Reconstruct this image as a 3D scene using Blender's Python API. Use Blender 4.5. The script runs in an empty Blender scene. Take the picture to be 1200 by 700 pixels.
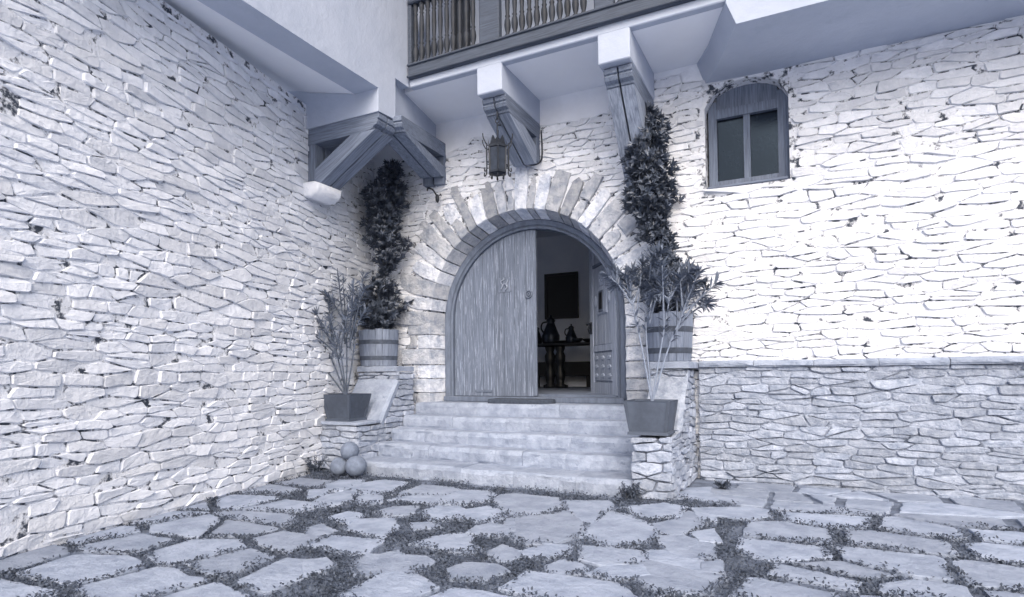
import bpy, bmesh, math, random
import numpy as np
from math import sin, cos, pi, radians, sqrt
from mathutils import Vector, Matrix, noise

S = bpy.context.scene
COL = S.collection

# ------------------------------------------------------------------ camera, world, sun, exposure
yaw, pitch, roll = radians(26.617), radians(1.730), radians(-0.547)
fw = Vector((-sin(yaw)*cos(pitch), cos(yaw)*cos(pitch), sin(pitch)))
r0 = Vector((cos(yaw), sin(yaw), 0)); u0 = r0.cross(fw)
rt = r0*cos(roll) + u0*sin(roll); up = -r0*sin(roll) + u0*cos(roll)
cd = bpy.data.cameras.new('camera'); cam = bpy.data.objects.new('camera', cd); COL.objects.link(cam)
mw = Matrix((rt, up, -fw)).transposed().to_4x4(); mw.translation = Vector((3.7617, -8.0, 0.3853))
cam.matrix_world = mw
cd.sensor_width = 36; cd.lens = 690.8/1200*36; cd.shift_y = 65.1/1200; cd.clip_end = 2000; cd.clip_start = .05
S.camera = cam

SUN_EL, SUN_AZ = radians(38), radians(152)      # azimuth from +Y, clockwise
w = bpy.data.worlds.new('World'); S.world = w; w.use_nodes = True
nt = w.node_tree; bg = nt.nodes['Background']
sky = nt.nodes.new('ShaderNodeTexSky'); sky.sky_type = 'NISHITA'; sky.sun_disc = False
sky.sun_elevation = SUN_EL; sky.sun_rotation = SUN_AZ; sky.dust_density = 6.5; sky.air_density = 1.0
nt.links.new(sky.outputs[0], bg.inputs[0]); bg.inputs[1].default_value = .15
sd = bpy.data.lights.new('sun', 'SUN'); sun = bpy.data.objects.new('sun', sd); COL.objects.link(sun)
sd.energy = 1.5; sd.angle = radians(60); sd.color = (1, .985, .96)
dvec = Vector((sin(SUN_AZ)*cos(SUN_EL), cos(SUN_AZ)*cos(SUN_EL), sin(SUN_EL)))
sun.rotation_euler = dvec.to_track_quat('Z', 'Y').to_euler()
S.view_settings.view_transform = 'Standard'; S.view_settings.look = 'None'
S.view_settings.exposure = 0.42; S.view_settings.gamma = 1

# ------------------------------------------------------------------ materials (blue toned monochrome, as the plate)
def T(a):
    s = .37 - .295*min(1, a/.75)
    return (a*(1-.75*s), a*(1-.1*s), a*(1+1.3*s), 1)

def M(name, base, dark=None, scale=3.0, stretch=(1, 1, 1), lo=.35, hi=.65, bump=.3, bscale=40, bdist=.01, rough=.9,
      rnd=.12, spots=None, spot_scale=8, spot_lo=.62, metal=0, rot=None):
    m = bpy.data.materials.new(name); m.use_nodes = True
    N = m.node_tree.nodes; L = m.node_tree.links; b = N['Principled BSDF']
    b.inputs['Roughness'].default_value = rough; b.inputs['Metallic'].default_value = metal
    tc = N.new('ShaderNodeTexCoord'); oi = N.new('ShaderNodeObjectInfo')
    mp = N.new('ShaderNodeMapping'); mp.inputs['Scale'].default_value = stretch
    if rot:
        mp.vector_type = 'TEXTURE'; mp.inputs['Scale'].default_value = tuple(1/s for s in stretch); mp.inputs['Rotation'].default_value = rot
    ad = N.new('ShaderNodeVectorMath'); ad.operation = 'ADD'
    sc = N.new('ShaderNodeMath'); sc.operation = 'MULTIPLY'; sc.inputs[1].default_value = 37.0
    L.new(oi.outputs['Random'], sc.inputs[0]); L.new(tc.outputs['Object'], mp.inputs[0])
    L.new(mp.outputs[0], ad.inputs[0]); L.new(sc.outputs[0], ad.inputs[1])
    n1 = N.new('ShaderNodeTexNoise'); n1.inputs['Scale'].default_value = scale
    n1.inputs['Detail'].default_value = 9; n1.inputs['Roughness'].default_value = .65
    L.new(ad.outputs[0], n1.inputs['Vector'])
    cr = N.new('ShaderNodeValToRGB'); e = cr.color_ramp.elements
    e[0].position = lo; e[1].position = hi; e[0].color = T(base if dark is None else dark); e[1].color = T(base)
    L.new(n1.outputs[0], cr.inputs[0]); colo = cr.outputs[0]
    if spots is not None:
        n3 = N.new('ShaderNodeTexNoise'); n3.inputs['Scale'].default_value = spot_scale; n3.inputs['Detail'].default_value = 6
        n3.inputs['Roughness'].default_value = .7
        L.new(ad.outputs[0], n3.inputs['Vector'])
        r3 = N.new('ShaderNodeValToRGB'); r3.color_ramp.elements[0].position = spot_lo; r3.color_ramp.elements[1].position = spot_lo+.06
        L.new(n3.outputs[0], r3.inputs[0])
        mx = N.new('ShaderNodeMix'); mx.data_type = 'RGBA'
        L.new(r3.outputs[0], mx.inputs[0]); L.new(colo, mx.inputs[6]); mx.inputs[7].default_value = T(spots)
        colo = mx.outputs[2]
    mr = N.new('ShaderNodeMapRange'); mr.inputs[3].default_value = 1-rnd; mr.inputs[4].default_value = 1+rnd*.6
    L.new(oi.outputs['Random'], mr.inputs[0])
    ml = N.new('ShaderNodeVectorMath'); ml.operation = 'SCALE'
    L.new(colo, ml.inputs[0]); L.new(mr.outputs[0], ml.inputs['Scale'])
    L.new(ml.outputs[0], b.inputs['Base Color'])
    if bump:
        n2 = N.new('ShaderNodeTexNoise'); n2.inputs['Scale'].default_value = bscale; n2.inputs['Detail'].default_value = 7
        n2.inputs['Roughness'].default_value = .65
        L.new(ad.outputs[0], n2.inputs['Vector'])
        bp = N.new('ShaderNodeBump'); bp.inputs['Strength'].default_value = bump; bp.inputs['Distance'].default_value = bdist
        L.new(n2.outputs[0], bp.inputs['Height']); L.new(bp.outputs[0], b.inputs['Normal'])
    return m

mPLAST = M('white_plaster', .49, .43, scale=1.1, lo=.3, hi=.6, bump=.35, bscale=7, bdist=.03, rnd=0, spots=.44, spot_scale=2.6, spot_lo=.60)
mCOAT = M('brightened_plaster', .84, .74, scale=1.6, bump=.35, bscale=9, bdist=.02, rnd=0)  # paler copy of the plaster, making up for weak bounce below the balcony
mSOFF = M('soffit_plaster', .88, .84, scale=1.3, bump=.2, bscale=9, rnd=0)
mWASH = M('whitewashed_stone', .84, .70, scale=5, lo=.36, hi=.6, bump=.7, bscale=16, bdist=.03, rnd=.14, spots=.3, spot_scale=13, spot_lo=.68)
mMORT = M('whitewashed_mortar', .80, .06, scale=9, lo=.41, hi=.50, bump=.9, bscale=22, bdist=.03, rnd=0)
mSTONE = M('arch_stone', .70, .42, scale=7, lo=.36, hi=.60, bump=1, bscale=18, bdist=.04, rnd=.42, spots=.25, spot_scale=10, spot_lo=.66)
mRUB = M('grey_rubble', .50, .30, scale=9, lo=.35, hi=.62, bump=1, bscale=22, bdist=.03, rnd=.2, spots=.22, spot_scale=12, spot_lo=.68)
mRMORT = M('rubble_mortar', .46, .10, scale=9, lo=.38, hi=.52, bump=1, bscale=25, bdist=.03, rnd=0)
mSTEP = M('step_limestone', .40, .28, scale=5, lo=.35, hi=.6, bump=.8, bscale=20, bdist=.025, rnd=.07, spots=.26, spot_scale=6, spot_lo=.60)
mFLAG = M('flagstone', .40, .28, scale=4, lo=.35, hi=.6, bump=.9, bscale=14, bdist=.03, rnd=.2, spots=.27, spot_scale=6, spot_lo=.62)
mSOIL = M('soil', .26, .12, scale=6, bump=1, bscale=30, bdist=.04, rnd=0)
def wood(name, a, d, st, **k): return M(name, a, d, scale=2.2, stretch=st, bump=.6, bscale=5, bdist=.012, rough=.8, **k)
mWX = wood('weathered_timber_x', .25, .11, (1.2, 22, 22), lo=.3, hi=.68)
mWY = wood('weathered_timber_y', .25, .11, (22, 1.2, 22), lo=.3, hi=.68)
mWZ = wood('weathered_timber_z', .25, .11, (22, 22, 1.2), lo=.3, hi=.68)
ST_ = (24, 24, 1.1)
mWDL = wood('pale_timber_brace', .36, .15, ST_, lo=.32, hi=.6, rot=(radians(63), 0, 0))
mWDR = wood('tall_timber_brace', .36, .14, ST_, lo=.32, hi=.6, rot=(radians(47), 0, 0))
mWDX = wood('side_timber_brace', .27, .11, ST_, lo=.32, hi=.62, rot=(0, radians(61), 0))
mWDY = wood('corner_timber_brace', .27, .11, ST_, lo=.32, hi=.62, rot=(radians(66), 0, 0))
mDOOR = wood('door_plank', .23, .10, (18, 18, 1.0), lo=.28, hi=.70, spots=.33, spot_scale=2.6, spot_lo=.55)
mDOORL = wood('brightened_door_wood', .44, .22, (22, 22, .8), lo=.34, hi=.62, spots=.45, spot_scale=1.9, spot_lo=.58)  # door wood brightened in colour to offset the shade on the open leaf
mFRAME = wood('door_frame_timber', .19, .11, (6, 6, 1.5), lo=.3, hi=.7)
mTUB = wood('tub_stave', .33, .17, (14, 14, 1.5), lo=.3, hi=.7)
mBAL = M('balcony_timber', .10, .055, scale=3, stretch=(1.2, 20, 20), bump=.3, bscale=10, rough=.7)
mBALV = M('baluster_timber', .035, .02, scale=6, bump=.2, rough=.65)
mIRON = M('dark_iron', .035, .02, scale=10, bump=.3, rough=.55, metal=.3)
mHOOP = M('rusty_hoop', .10, .06, scale=12, bump=.4, rough=.75)
mPOT = M('dark_pot', .10, .065, scale=5, bump=.35, bscale=12, rough=.7, rnd=.1)
mLEAF = M('laurel_leaf', .15, .05, scale=22, bump=0, rough=.42, rnd=.15)
mOLE = M('oleander_leaf', .27, .13, scale=4, bump=0, rough=.45, rnd=.1)
mOLEL = M('pale_oleander_leaf', .20, .11, scale=4, bump=0, rough=.45, rnd=.1)
mBARK = M('bark', .13, .07, scale=20, bump=.4, rough=.9)
mBARKL = M('pale_bark', .30, .2, scale=20, bump=.4, rough=.9)
mCOVER = M('creeping_leaf', .11, .045, scale=9, bump=0, rough=.7, rnd=0)
mGRAV = M('pale_bounce_gravel', .74, .62, scale=20, bump=.6, bscale=90, rnd=0)  # kept very pale so the added sheet throws more light upward
mBALL = M('stone_ball', .24, .16, scale=12, bump=.8, bscale=30, rough=.95, rnd=.1, spots=.12, spot_scale=18, spot_lo=.64)
mROOM = M('room_plaster', .74, .66, scale=2, bump=.15, rnd=0)
mRFLR = M('room_floor', .20, .13, scale=3, bump=.3, rnd=0)
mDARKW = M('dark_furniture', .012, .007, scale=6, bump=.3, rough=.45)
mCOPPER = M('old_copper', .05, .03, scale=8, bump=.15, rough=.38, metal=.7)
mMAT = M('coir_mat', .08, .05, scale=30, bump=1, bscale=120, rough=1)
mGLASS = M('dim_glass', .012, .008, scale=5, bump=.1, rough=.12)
mLGLASS = M('frosted_lantern_glass', .06, .03, scale=7, bump=.1, rough=.3)
mCANV = M('dark_canvas', .008, .004, scale=3, bump=.1, rough=.5)

mGLASS.node_tree.nodes['Principled BSDF'].inputs['Specular Tint'].default_value = (.55, .75, 1, 1)
# ------------------------------------------------------------------ helpers
rng = random.Random(7)
def mesh(name, V, F, smooth=False):
    me = bpy.data.meshes.new(name); me.from_pydata([tuple(v) for v in V], [], F)
    if smooth is True: me.polygons.foreach_set('use_smooth', [True]*len(me.polygons))
    if smooth == 'rim': me.polygons.foreach_set('use_smooth', [len(f) == 4 for f in F])
    me.update(); return me
def wloc(p):
    v = Vector((0, 0, 0))
    while p is not None: v = v + p.location; p = p.parent
    return v
def obj(name, VF, mat, parent=None, smooth=False, loc=None, kind=None, label=None):
    V, F = VF
    o = bpy.data.objects.new(name, None) if VF is None else None
    base = wloc(parent) if parent else Vector((0, 0, 0))
    if loc is not None: base = Vector(loc)
    me = mesh(name, [Vector(v)-base for v in V], F, smooth); me.materials.append(mat)
    o = bpy.data.objects.new(name, me); COL.objects.link(o)
    if parent is not None: o.parent = parent
    if loc is not None: o.location = Vector(loc) - (wloc(parent) if parent else Vector((0, 0, 0)))
    if kind: o['kind'] = kind
    if label: o['label'] = label
    return o
def thing(name, loc, label, cat, group=None):
    o = bpy.data.objects.new(name, None); COL.objects.link(o); o.location = loc; o.empty_display_size = .1
    o['label'] = label; o['category'] = cat
    if group: o['group'] = group
    return o
def tag(o, label, cat, group=None):
    o['label'] = label; o['category'] = cat
    if group: o['group'] = group
    return o
def join(*parts):
    V = []; F = []
    for v, f in parts:
        k = len(V); V += [tuple(x) for x in v]; F += [tuple(i+k for i in q) for q in f]
    return V, F
def loft(rings, cap=True, closed=True, loop=False):
    n = len(rings[0]); V = [tuple(p) for r in rings for p in r]; F = []
    R = len(rings)
    for i in range(R if loop else R-1):
        a = i*n; b = ((i+1) % R)*n
        for j in range(n if closed else n-1):
            k = (j+1) % n; F.append((a+j, a+k, b+k, b+j))
    if cap and not loop: F.append(tuple(range(n-1, -1, -1))); F.append(tuple((R-1)*n+j for j in range(n)))
    return V, F
def box(x0, x1, y0, y1, z0, z1):
    return loft([[(x0, y0, z0), (x1, y0, z0), (x1, y1, z0), (x0, y1, z0)], [(x0, y0, z1), (x1, y0, z1), (x1, y1, z1), (x0, y1, z1)]])
def bbox(x0, x1, y0, y1, z0, z1, b=.008):
    R = []
    for z, i in ((z0, b), (z0+b, 0), (z1-b, 0), (z1, b)):
        R.append([(x0+i+(b if not i else 0), y0+i, z), (x1-i-(b if not i else 0), y0+i, z), (x1-i, y0+i+(b if not i else 0), z), (x1-i, y1-i-(b if not i else 0), z),
                  (x1-i-(b if not i else 0), y1-i, z), (x0+i+(b if not i else 0), y1-i, z), (x0+i, y1-i-(b if not i else 0), z), (x0+i, y0+i+(b if not i else 0), z)])
    return loft(R)
def lathe(c, prof, seg=12):
    return loft([[(c[0]+r*cos(2*pi*k/seg), c[1]+r*sin(2*pi*k/seg), c[2]+z) for k in range(seg)] for r, z in prof])
def tube(path, rad, seg=6):
    P = [Vector(p) for p in path]; n = len(P); rings = []; t0 = None
    if not hasattr(rad, '__len__'): rad = [rad]*n
    for i in range(n):
        t = (P[min(i+1, n-1)] - P[max(i-1, 0)]).normalized()
        if t0 is None:
            a = t.orthogonal().normalized()
        else:
            a = (a - t*a.dot(t)); a = a.normalized() if a.length > 1e-4 else t.orthogonal().normalized()
        t0 = t; b = t.cross(a)
        rings.append([P[i] + (a*cos(2*pi*k/seg)+b*sin(2*pi*k/seg))*rad[i] for k in range(seg)])
    return loft(rings)
def spline(pts, n=6):
    P = [Vector(p) for p in pts]; out = []
    for i in range(len(P)-1):
        p0, p1, p2, p3 = P[max(i-1, 0)], P[i], P[i+1], P[min(i+2, len(P)-1)]
        for k in range(n):
            t = k/n
            out.append(.5*((2*p1)+(p2-p0)*t+(2*p0-5*p1+4*p2-p3)*t*t+(3*p1-p0-3*p2+p3)*t**3))
    out.append(P[-1]); return out
def prism(poly, fmap, d0, d1):      # poly in (a,b), d depth
    return loft([[fmap(a, b, d0) for a, b in poly], [fmap(a, b, d1) for a, b in poly]])
def block(poly, fmap, front, back, bev=.012, bulge=.0, r=rng, tilt=.0, jit=.003):
    """a stone: outline poly (a,b), front depth, back depth (depth grows into the wall)"""
    n = len(poly); ca = sum(p[0] for p in poly)/n; cb = sum(p[1] for p in poly)/n
    tx, tz = r.uniform(-tilt, tilt), r.uniform(-tilt, tilt)
    V = []; F = []
    def ins(p, e):
        dx, dy = p[0]-ca, p[1]-cb; l = math.hypot(dx, dy) or 1
        k = max(.3, 1-e/l); return ca+dx*k, cb+dy*k
    for q, d, e in ((0, back, 0), (1, front+bev*1.1, 0), (2, front+bev*.3, bev*.5), (3, front, bev*1.3)):
        for p in poly:
            a, b = ins(p, e)
            dd = d
            if q: dd += tx*(a-ca)+tz*(b-cb)+r.uniform(-jit, jit)
            V.append(fmap(a, b, dd))
    V.append(fmap(ca+r.uniform(-.2, .2)*.05, cb, front-bulge))
    for k in range(3):
        for j in range(n):
            jj = (j+1) % n; F.append((k*n+j, k*n+jj, (k+1)*n+jj, (k+1)*n+j))
    for j in range(n): F.append((3*n+j, 3*n+(j+1) % n, 4*n))
    return V, F
def rubble(a0, a1, b0, b1, r, hr, wr, gap=.008, keep=None, clamp=None, wob=.03, seed=0, drop=.13, jit=(.15, .13)):
    """irregular, roughly coursed stones: cells of a stretched, jittered Voronoi pattern"""
    h = sum(hr)/2; wd = sum(wr)/2; k = h/wd; pts = []
    b = b0+h*.5; row = 0
    while b < b1+h*.6:
        a = a0 - wd*r.random(); hh = r.uniform(*hr)
        while a < a1+wd:
            if r.random() > drop: pts.append((a*k+r.uniform(-jit[0], jit[0])*h, b+r.uniform(-jit[1], jit[1])*h))
            if r.random() < .11: pts.append(((a+r.uniform(.2, .5)*wr[0])*k, b+r.uniform(-.35, .35)*h))
            a += r.uniform(*wr)
        b += hh; row += 1
    A = np.array(pts); out = []
    for i in range(len(A)):
        p = A[i]; d = A-p; d2 = (d**2).sum(1); nb = np.argsort(d2)[1:22]
        P = [(a0*k, b0), (a1*k, b0), (a1*k, b1), (a0*k, b1)]
        for q in nb:
            m = (A[q]+p)/2; n = A[q]-p; Q = []
            for e in range(len(P)):
                s, f = P[e-1], P[e]; ds = (s[0]-m[0])*n[0]+(s[1]-m[1])*n[1]; df = (f[0]-m[0])*n[0]+(f[1]-m[1])*n[1]
                if ds <= 0: Q.append(s)
                if ds*df < 0: u = ds/(ds-df); Q.append((s[0]+(f[0]-s[0])*u, s[1]+(f[1]-s[1])*u))
            P = Q
            if len(P) < 3: break
        if len(P) < 3: continue
        P = [(x/k, y) for x, y in P]
        ca, cb = sum(q[0] for q in P)/len(P), sum(q[1] for q in P)/len(P)
        if keep and not keep(ca, cb): continue
        # subdivide, roughen, pull in for the joint
        Q = []
        for e in range(len(P)):
            s, f = P[e-1], P[e]; l = math.hypot(f[0]-s[0], f[1]-s[1])
            if l < .012: continue
            m = 1 if l < .06 else 2 if l < .16 else 3
            for c in range(m):
                u = (c+.5)/m if m == 1 else (c+.22)/(m-.56); x, y = s[0]+(f[0]-s[0])*u, s[1]+(f[1]-s[1])*u
                Q.append((x, y))
        if len(Q) < 4: continue
        gg = gap*r.uniform(.5, 1.6)
        S_ = []
        for e in range(len(Q)):
            u, v = Q[e-1], Q[(e+1) % len(Q)]; tx, ty = v[0]-u[0], v[1]-u[1]; l = math.hypot(tx, ty) or 1
            x, y = Q[e]; nx_, ny_ = -ty/l, tx/l
            if (ca-x)*nx_+(cb-y)*ny_ < 0: nx_, ny_ = -nx_, -ny_
            q = gg*.5+r.uniform(-.003, .006); x, y = x+nx_*q, y+ny_*q
            S_.append((x, y))
        if wob: S_ = [(x+wob*.5*noise.noise((x*1.3, y*1.3, seed+9)), y+wob*noise.noise((x*1.1, y*.8, seed))+wob*.3*noise.noise((x*4, y*4, seed+3))) for x, y in S_]
        if clamp: S_ = [clamp(*q) for q in S_]
        ar = abs(.5*sum(S_[e-1][0]*S_[e][1]-S_[e][0]*S_[e-1][1] for e in range(len(S_))))
        if ar < .0008: continue
        if sum(S_[e-1][0]*S_[e][1]-S_[e][0]*S_[e-1][1] for e in range(len(S_))) < 0: S_.reverse()
        out.append((S_, ar))
    return out
def lay(polys, fmap, parent, mat, r, name='rubble_stone', proud=(.008, .04), back=.05, bev=.014, tilt=.05, limit=300, bulge=.001):
    polys = sorted(polys, key=lambda q: -q[1])
    if len(polys) > limit:
        obj(name+'s', join(*[block(P, fmap, -r.uniform(*proud), back, bev, bulge, r, tilt, .0035) for P, A in polys[limit:]]), mat, parent, kind='stuff')
    for P, A in polys[:limit]:
        obj(name, block(P, fmap, -r.uniform(*proud), back, bev, bulge, r, tilt, .0035), mat, parent)

# ------------------------------------------------------------------ courtyard ground
G = -1.0
g = obj('courtyard_ground', ([(-60, -80, G-.022), (80, -80, G-.022), (80, 60, G-.022), (-60, 60, G-.022)], [(0, 1, 2, 3)]), mSOIL, kind='structure')
obj('bounce_ground', ([(-60, -90, G-.02), (80, -90, G-.02), (80, -7.3, G-.02), (-60, -7.3, G-.02)], [(0, 1, 2, 3)]), mGRAV, kind='structure')  # unseen pale sheet added to bounce light onto soffits and facade

# ------------------------------------------------------------------ the house
H = thing('stone_house', (0, 0, G), 'whitewashed rubble stone house with arched wooden double door, timber brackets and balcony', 'house')
FY = lambda a, b, d: (a, d, b)            # facade: a = X, b = Z, depth = +Y
CX, CZ = -.1, 1.22
RI, RO = 1.62, 2.1
def archz(x, R): return CZ + sqrt(max(0, R*R-(x-CX)**2))
# wall core (thick), with the door opening, the window opening
def wall_core():
    parts = [prism([(-3.4, G-.3), (CX-1.75, G-.3), (CX-1.75, 7.6), (-3.4, 7.6)], FY, .006, .55)]
    n = 24; xs = [CX-1.75+3.5*i/n for i in range(n+1)]
    for i in range(n):
        parts.append(prism([(xs[i], archz(xs[i], 1.75)), (xs[i+1], archz(xs[i+1], 1.75)), (xs[i+1], 4.6), (xs[i], 4.6)], FY, .006, .55))
    parts.append(prism([(CX-1.75, G-.3), (CX+1.75, G-.3), (CX+1.75, -.16), (CX-1.75, -.16)], FY, .006, .55))
    X0, X1, Z0, Z1 = 2.62, 3.62, 2.74, 3.82
    parts.append(prism([(CX+1.75, G-.3), (X0, G-.3), (X0, 4.6), (CX+1.75, 4.6)], FY, .006, .55))
    parts.append(prism([(X0, G-.3), (X1, G-.3), (X1, Z0), (X0, Z0)], FY, .006, .55))
    for i in range(8):
        a, b = X0+i/8, X0+(i+1)/8
        f = lambda x: Z1+.30*sqrt(max(0, 1-((x-3.12)/.5)**2))
        parts.append(prism([(a, f(a)), (b, f(b)), (b, 4.6), (a, 4.6)], FY, .006, .55))
    return join(*parts)
fac = obj('facade_wall', wall_core(), mMORT, H)
fac2 = obj('facade_wall', prism([(3.62, G-.3), (9.5, G-.3), (9.5, 4.6), (3.62, 4.6)], FY, .006, .55), mMORT, H)
# smooth plaster coat: the upper band and the right hand end beyond the rubble
def top_edge(x): return 4.02+.10*noise.noise((x*1.7, 3.1, 0)) - .05*noise.noise((x*6, 1, 0)) + (.30 if x > 1.3 else 0) + (-.08 if x < -.9 else 0)
xs = [-3.0+i*.1 for i in range(100)]
rc = []
for x in xs:
    zt = top_edge(x); rc.append([(x, .025, zt), (x, -.012, zt+.03), (x, -.016, zt+.1), (x, -.016, 4.6), (x, .025, 4.6)])
obj('plaster_coat', loft(rc), mCOAT, H)
# window with timber frame in the right of the facade
win = obj('window', join(box(2.645, 2.75, .16, .3, 2.78, 3.95), box(3.49, 3.625, .16, .3, 2.78, 3.95), box(2.75, 3.49, .16, .3, 2.78, 2.88), box(2.75, 3.49, .16, .3, 3.72, 3.84),
                     box(3.08, 3.16, .18, .29, 2.88, 3.72)), mWZ, H)
obj('sill', bbox(2.64, 3.6, -.02, .2, 2.742, 2.775), mWX, win)
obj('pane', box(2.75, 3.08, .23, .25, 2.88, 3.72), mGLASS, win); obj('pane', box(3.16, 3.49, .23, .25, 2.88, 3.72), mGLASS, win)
obj('lunette', join(box(2.75, 3.49, .2, .25, 3.84, 4.14)), mWZ, win)

# rubble of the facade
R1 = random.Random(11)
def keepf(a, b):
    rr = math.hypot(a-CX, b-CZ)
    if b >= CZ and rr < RO+.02: return False
    if b < CZ and -2.12 < a < 2.0: return False
    if 2.58 < a < 3.66 and 2.72 < b < 4.14: return False
    if a > 2.0 and b < -.9: return False
    return b < top_edge(a)+.02
def clampf(a, b):
    rr = math.hypot(a-CX, b-CZ)
    if b >= CZ and rr < RO-.05: k = (RO-.05)/rr; return CX+(a-CX)*k, CZ+(b-CZ)*k
    if b < CZ and -2.05 < a < 1.93: a = -2.05 if a < 0 else 1.93
    if 2.0 < a and a > 2.605 and 2.7 < b < 4.2 and a < 3.1: a = 2.605
    if 3.1 <= a < 3.64 and 2.7 < b < 4.2: a = 3.64
    return a, b
pol = rubble(-2.95, 6.6, -.98, 4.42, R1, (.065, .115), (.18, .50), .011, keepf, clampf, .028, 1, .14, (.14, .11))

lay([q for q in pol if q[0][0][0] >= 2.95], FY, fac2, mWASH, R1, proud=(-.003, .022), tilt=.10, bev=.008)
lay([q for q in pol if q[0][0][0] < 2.95], FY, fac, mWASH, R1, proud=(-.003, .022), tilt=.10, bev=.008)

# side wall of the wing, at a slight angle, rubble near the corner and plaster beyond
SA = Vector((-2.9, 0, 0)); SB = Vector((-2.48, -2.05, 0)); SL = (SB-SA).length; SD = (SB-SA)/SL; SN = Vector((-SD.y, SD.x, 0))
if SN.x < 0: SN = -SN
FS = lambda a, b, d: tuple(SA + SD*a - SN*d + Vector((0, 0, b)))
sw = obj('side_wall', prism([(-.3, G-.3), (SL+.72, G-.3), (SL+.72, 4.2), (-.3, 4.2)], FS, .006, .5), mMORT, H)
sw2 = obj('side_wall', prism([(SL+.72, G-.3), (9, G-.3), (9, 4.2), (SL+.72, 4.2)], FS, .006, .5), mMORT, H)
R2 = random.Random(23)
pol = rubble(0.0, 6.6, -.98, 4.12, R2, (.065, .12), (.18, .50), .011, None, None, .03, 5, .14, (.14, .11))

lay([q for q in pol if q[0][0][0] >= 2.7], FS, sw2, mWASH, R2, proud=(-.003, .022), tilt=.10, bev=.008)
lay([q for q in pol if q[0][0][0] < 2.7], FS, sw, mWASH, R2, proud=(-.003, .022), tilt=.10, bev=.008)
# ------------------------------------------------------------------ arch: voussoirs, quoins
FA = lambda th, r, d: (CX + (r - (.3*max(0, d) if r < RI+.09 else 0))*cos(th), d, CZ + (r - (.3*max(0, d) if r < RI+.09 else 0))*sin(th))
ring = obj('arch_mortar', loft([[FA(pi*i/24, 1.70, d) if i < 25 else FA(pi*(49-i)/24, 2.12, d) for i in range(50)] for d in (-.004, .29)]), mMORT, H)
R3 = random.Random(5)
th = pi+.04; widths = []
wl = [.30, .26, .33, .27, .24, .30, .22, .25, .2, .27, .24, .2, .15, .26, .14, .24, .30, .23, .2, .24, .31, .26, .2, .3, .24, .28, .2]
outer = [2.25, 2.2, 2.35, 2.15, 2.28, 2.42, 2.38, 2.25, 2.4, 2.1, 2.24, 2.12, 2.2, 2.26, 2.16, 2.15, 2.25, 2.2, 2.32, 2.22, 2.34, 2.3, 2.15, 2.3, 2.2, 2.3, 2.2]
tot = sum(wl); k = (pi+.08)/tot
for wv, ro in zip(wl, outer):
    dth = wv*k; t0, t1 = th-.006, th-dth+.006
    ro += R3.uniform(-.04, .04); tm = (t0+t1)/2
    two = R3.random() < .22 and ro > 2.15
    def seg(ra, rb):
        j = lambda s: R3.uniform(-s, s)
        n = 3
        P = [(t0+j(.006), ra)] + [(t0+(t1-t0)*i/n, ra) for i in range(1, n)] + [(t1+j(.006), ra)]
        P += [(t1+j(.008), (ra+rb)/2), (t1+.012+j(.01), rb-.05+j(.02)), (tm-.25*dth+j(.02), rb+j(.03)), (tm+.2*dth+j(.02), rb+j(.03)), (t0-.012+j(.01), rb-.06+j(.02)), (t0+j(.008), (ra+rb)/2)]
        return P
    segs = [(RI, ro)] if not two else [(RI, 1.93), (1.945, ro)]
    for ra, rb in segs:
        obj('voussoir', block(seg(ra, rb), FA, -.025-R3.uniform(0, .04), .30, .012, .002, R3, .06, .005), mSTONE, ring, smooth=False)
    th -= dth
# quoins below the springing, left and right
jamb = obj('jamb_mortar', join(box(-2.08, CX-RI-.03, .004, .29, G, CZ), box(CX+RI+.03, 1.95, .004, .29, G, CZ)), mMORT, H)
for side in (-1, 1):
    z = -.12; i = 0
    while z < CZ-.02:
        h = R3.uniform(.17, .30)
        if CZ-.02-z-h < .1: h = CZ-.02-z
        e = RI; o = 1.88+R3.uniform(.05, .35)*(i % 2) if side < 0 else 1.9+R3.uniform(.0, .1)
        j = lambda s=.008: R3.uniform(-s, s)
        def FJ(a, b, d, side=side): return (CX+side*(a-(.3*max(0, d) if a < RI+.05 else 0)), d, b)
        P = [(e, z+.006), (e+.01, z+h*.5), (e, z+h-.006), ((e+o)/2, z+h-.006+j()), (o-.02, z+h-.012+j()), (o+j(.02), z+h*.5), (o-.02, z+.012+j()), ((e+o)/2, z+.006+j())]
        if side > 0: P = P
        obj('quoin', block(P, FJ, -.03-R3.uniform(0, .02), .30, .012, .004, R3, .03), mSTONE, jamb)
        if side < 0 and o < 2.05:
            P = [(o+.03, z+.01), (o+.2, z+.01+j()), (2.0+.03, z+.02), (2.03, z+h*.5), (2.02, z+h-.02), (o+.15, z+h-.01+j()), (o+.03, z+h-.015)]
            if 2.03-o > .1: obj('quoin', block(P, FJ, -.02-R3.uniform(0, .02), .1, .012, .004, R3, .04), mSTONE, jamb)
        z += h; i += 1

# ------------------------------------------------------------------ door frame, leaves, sill
def archpath(R, n=28, zb=-.06):
    return [(CX-R, zb)] + [(CX-R, zb+(CZ-zb)*i/3) for i in (1, 2)] + [(CX+R*cos(pi-pi*i/n), CZ+R*sin(pi-pi*i/n)) for i in range(n+1)] + [(CX+R, zb+(CZ-zb)*i/3) for i in (2, 1)] + [(CX+R, zb)]
def archmould(prof):    # prof: (R, Y) closed, lofted round the arch
    paths = [archpath(R) for R, _ in prof]
    return loft([[(paths[j][i][0], prof[j][1], paths[j][i][1]) for j in range(len(prof))] for i in range(len(paths[0]))])
frame = obj('door_frame', archmould([(1.545, .29), (1.545, .46), (1.40, .46), (1.40, .315), (1.425, .30), (1.445, .325), (1.46, .30), (1.50, .285), (1.52, .27)]), mFRAME, H)
obj('door_sill', bbox(CX-1.52, CX+1.52, .20, .47, -.085, -.005), mFRAME, H)
def ptop(x, R=1.395): return CZ + sqrt(max(0, R*R-(x-CX)**2))
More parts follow.
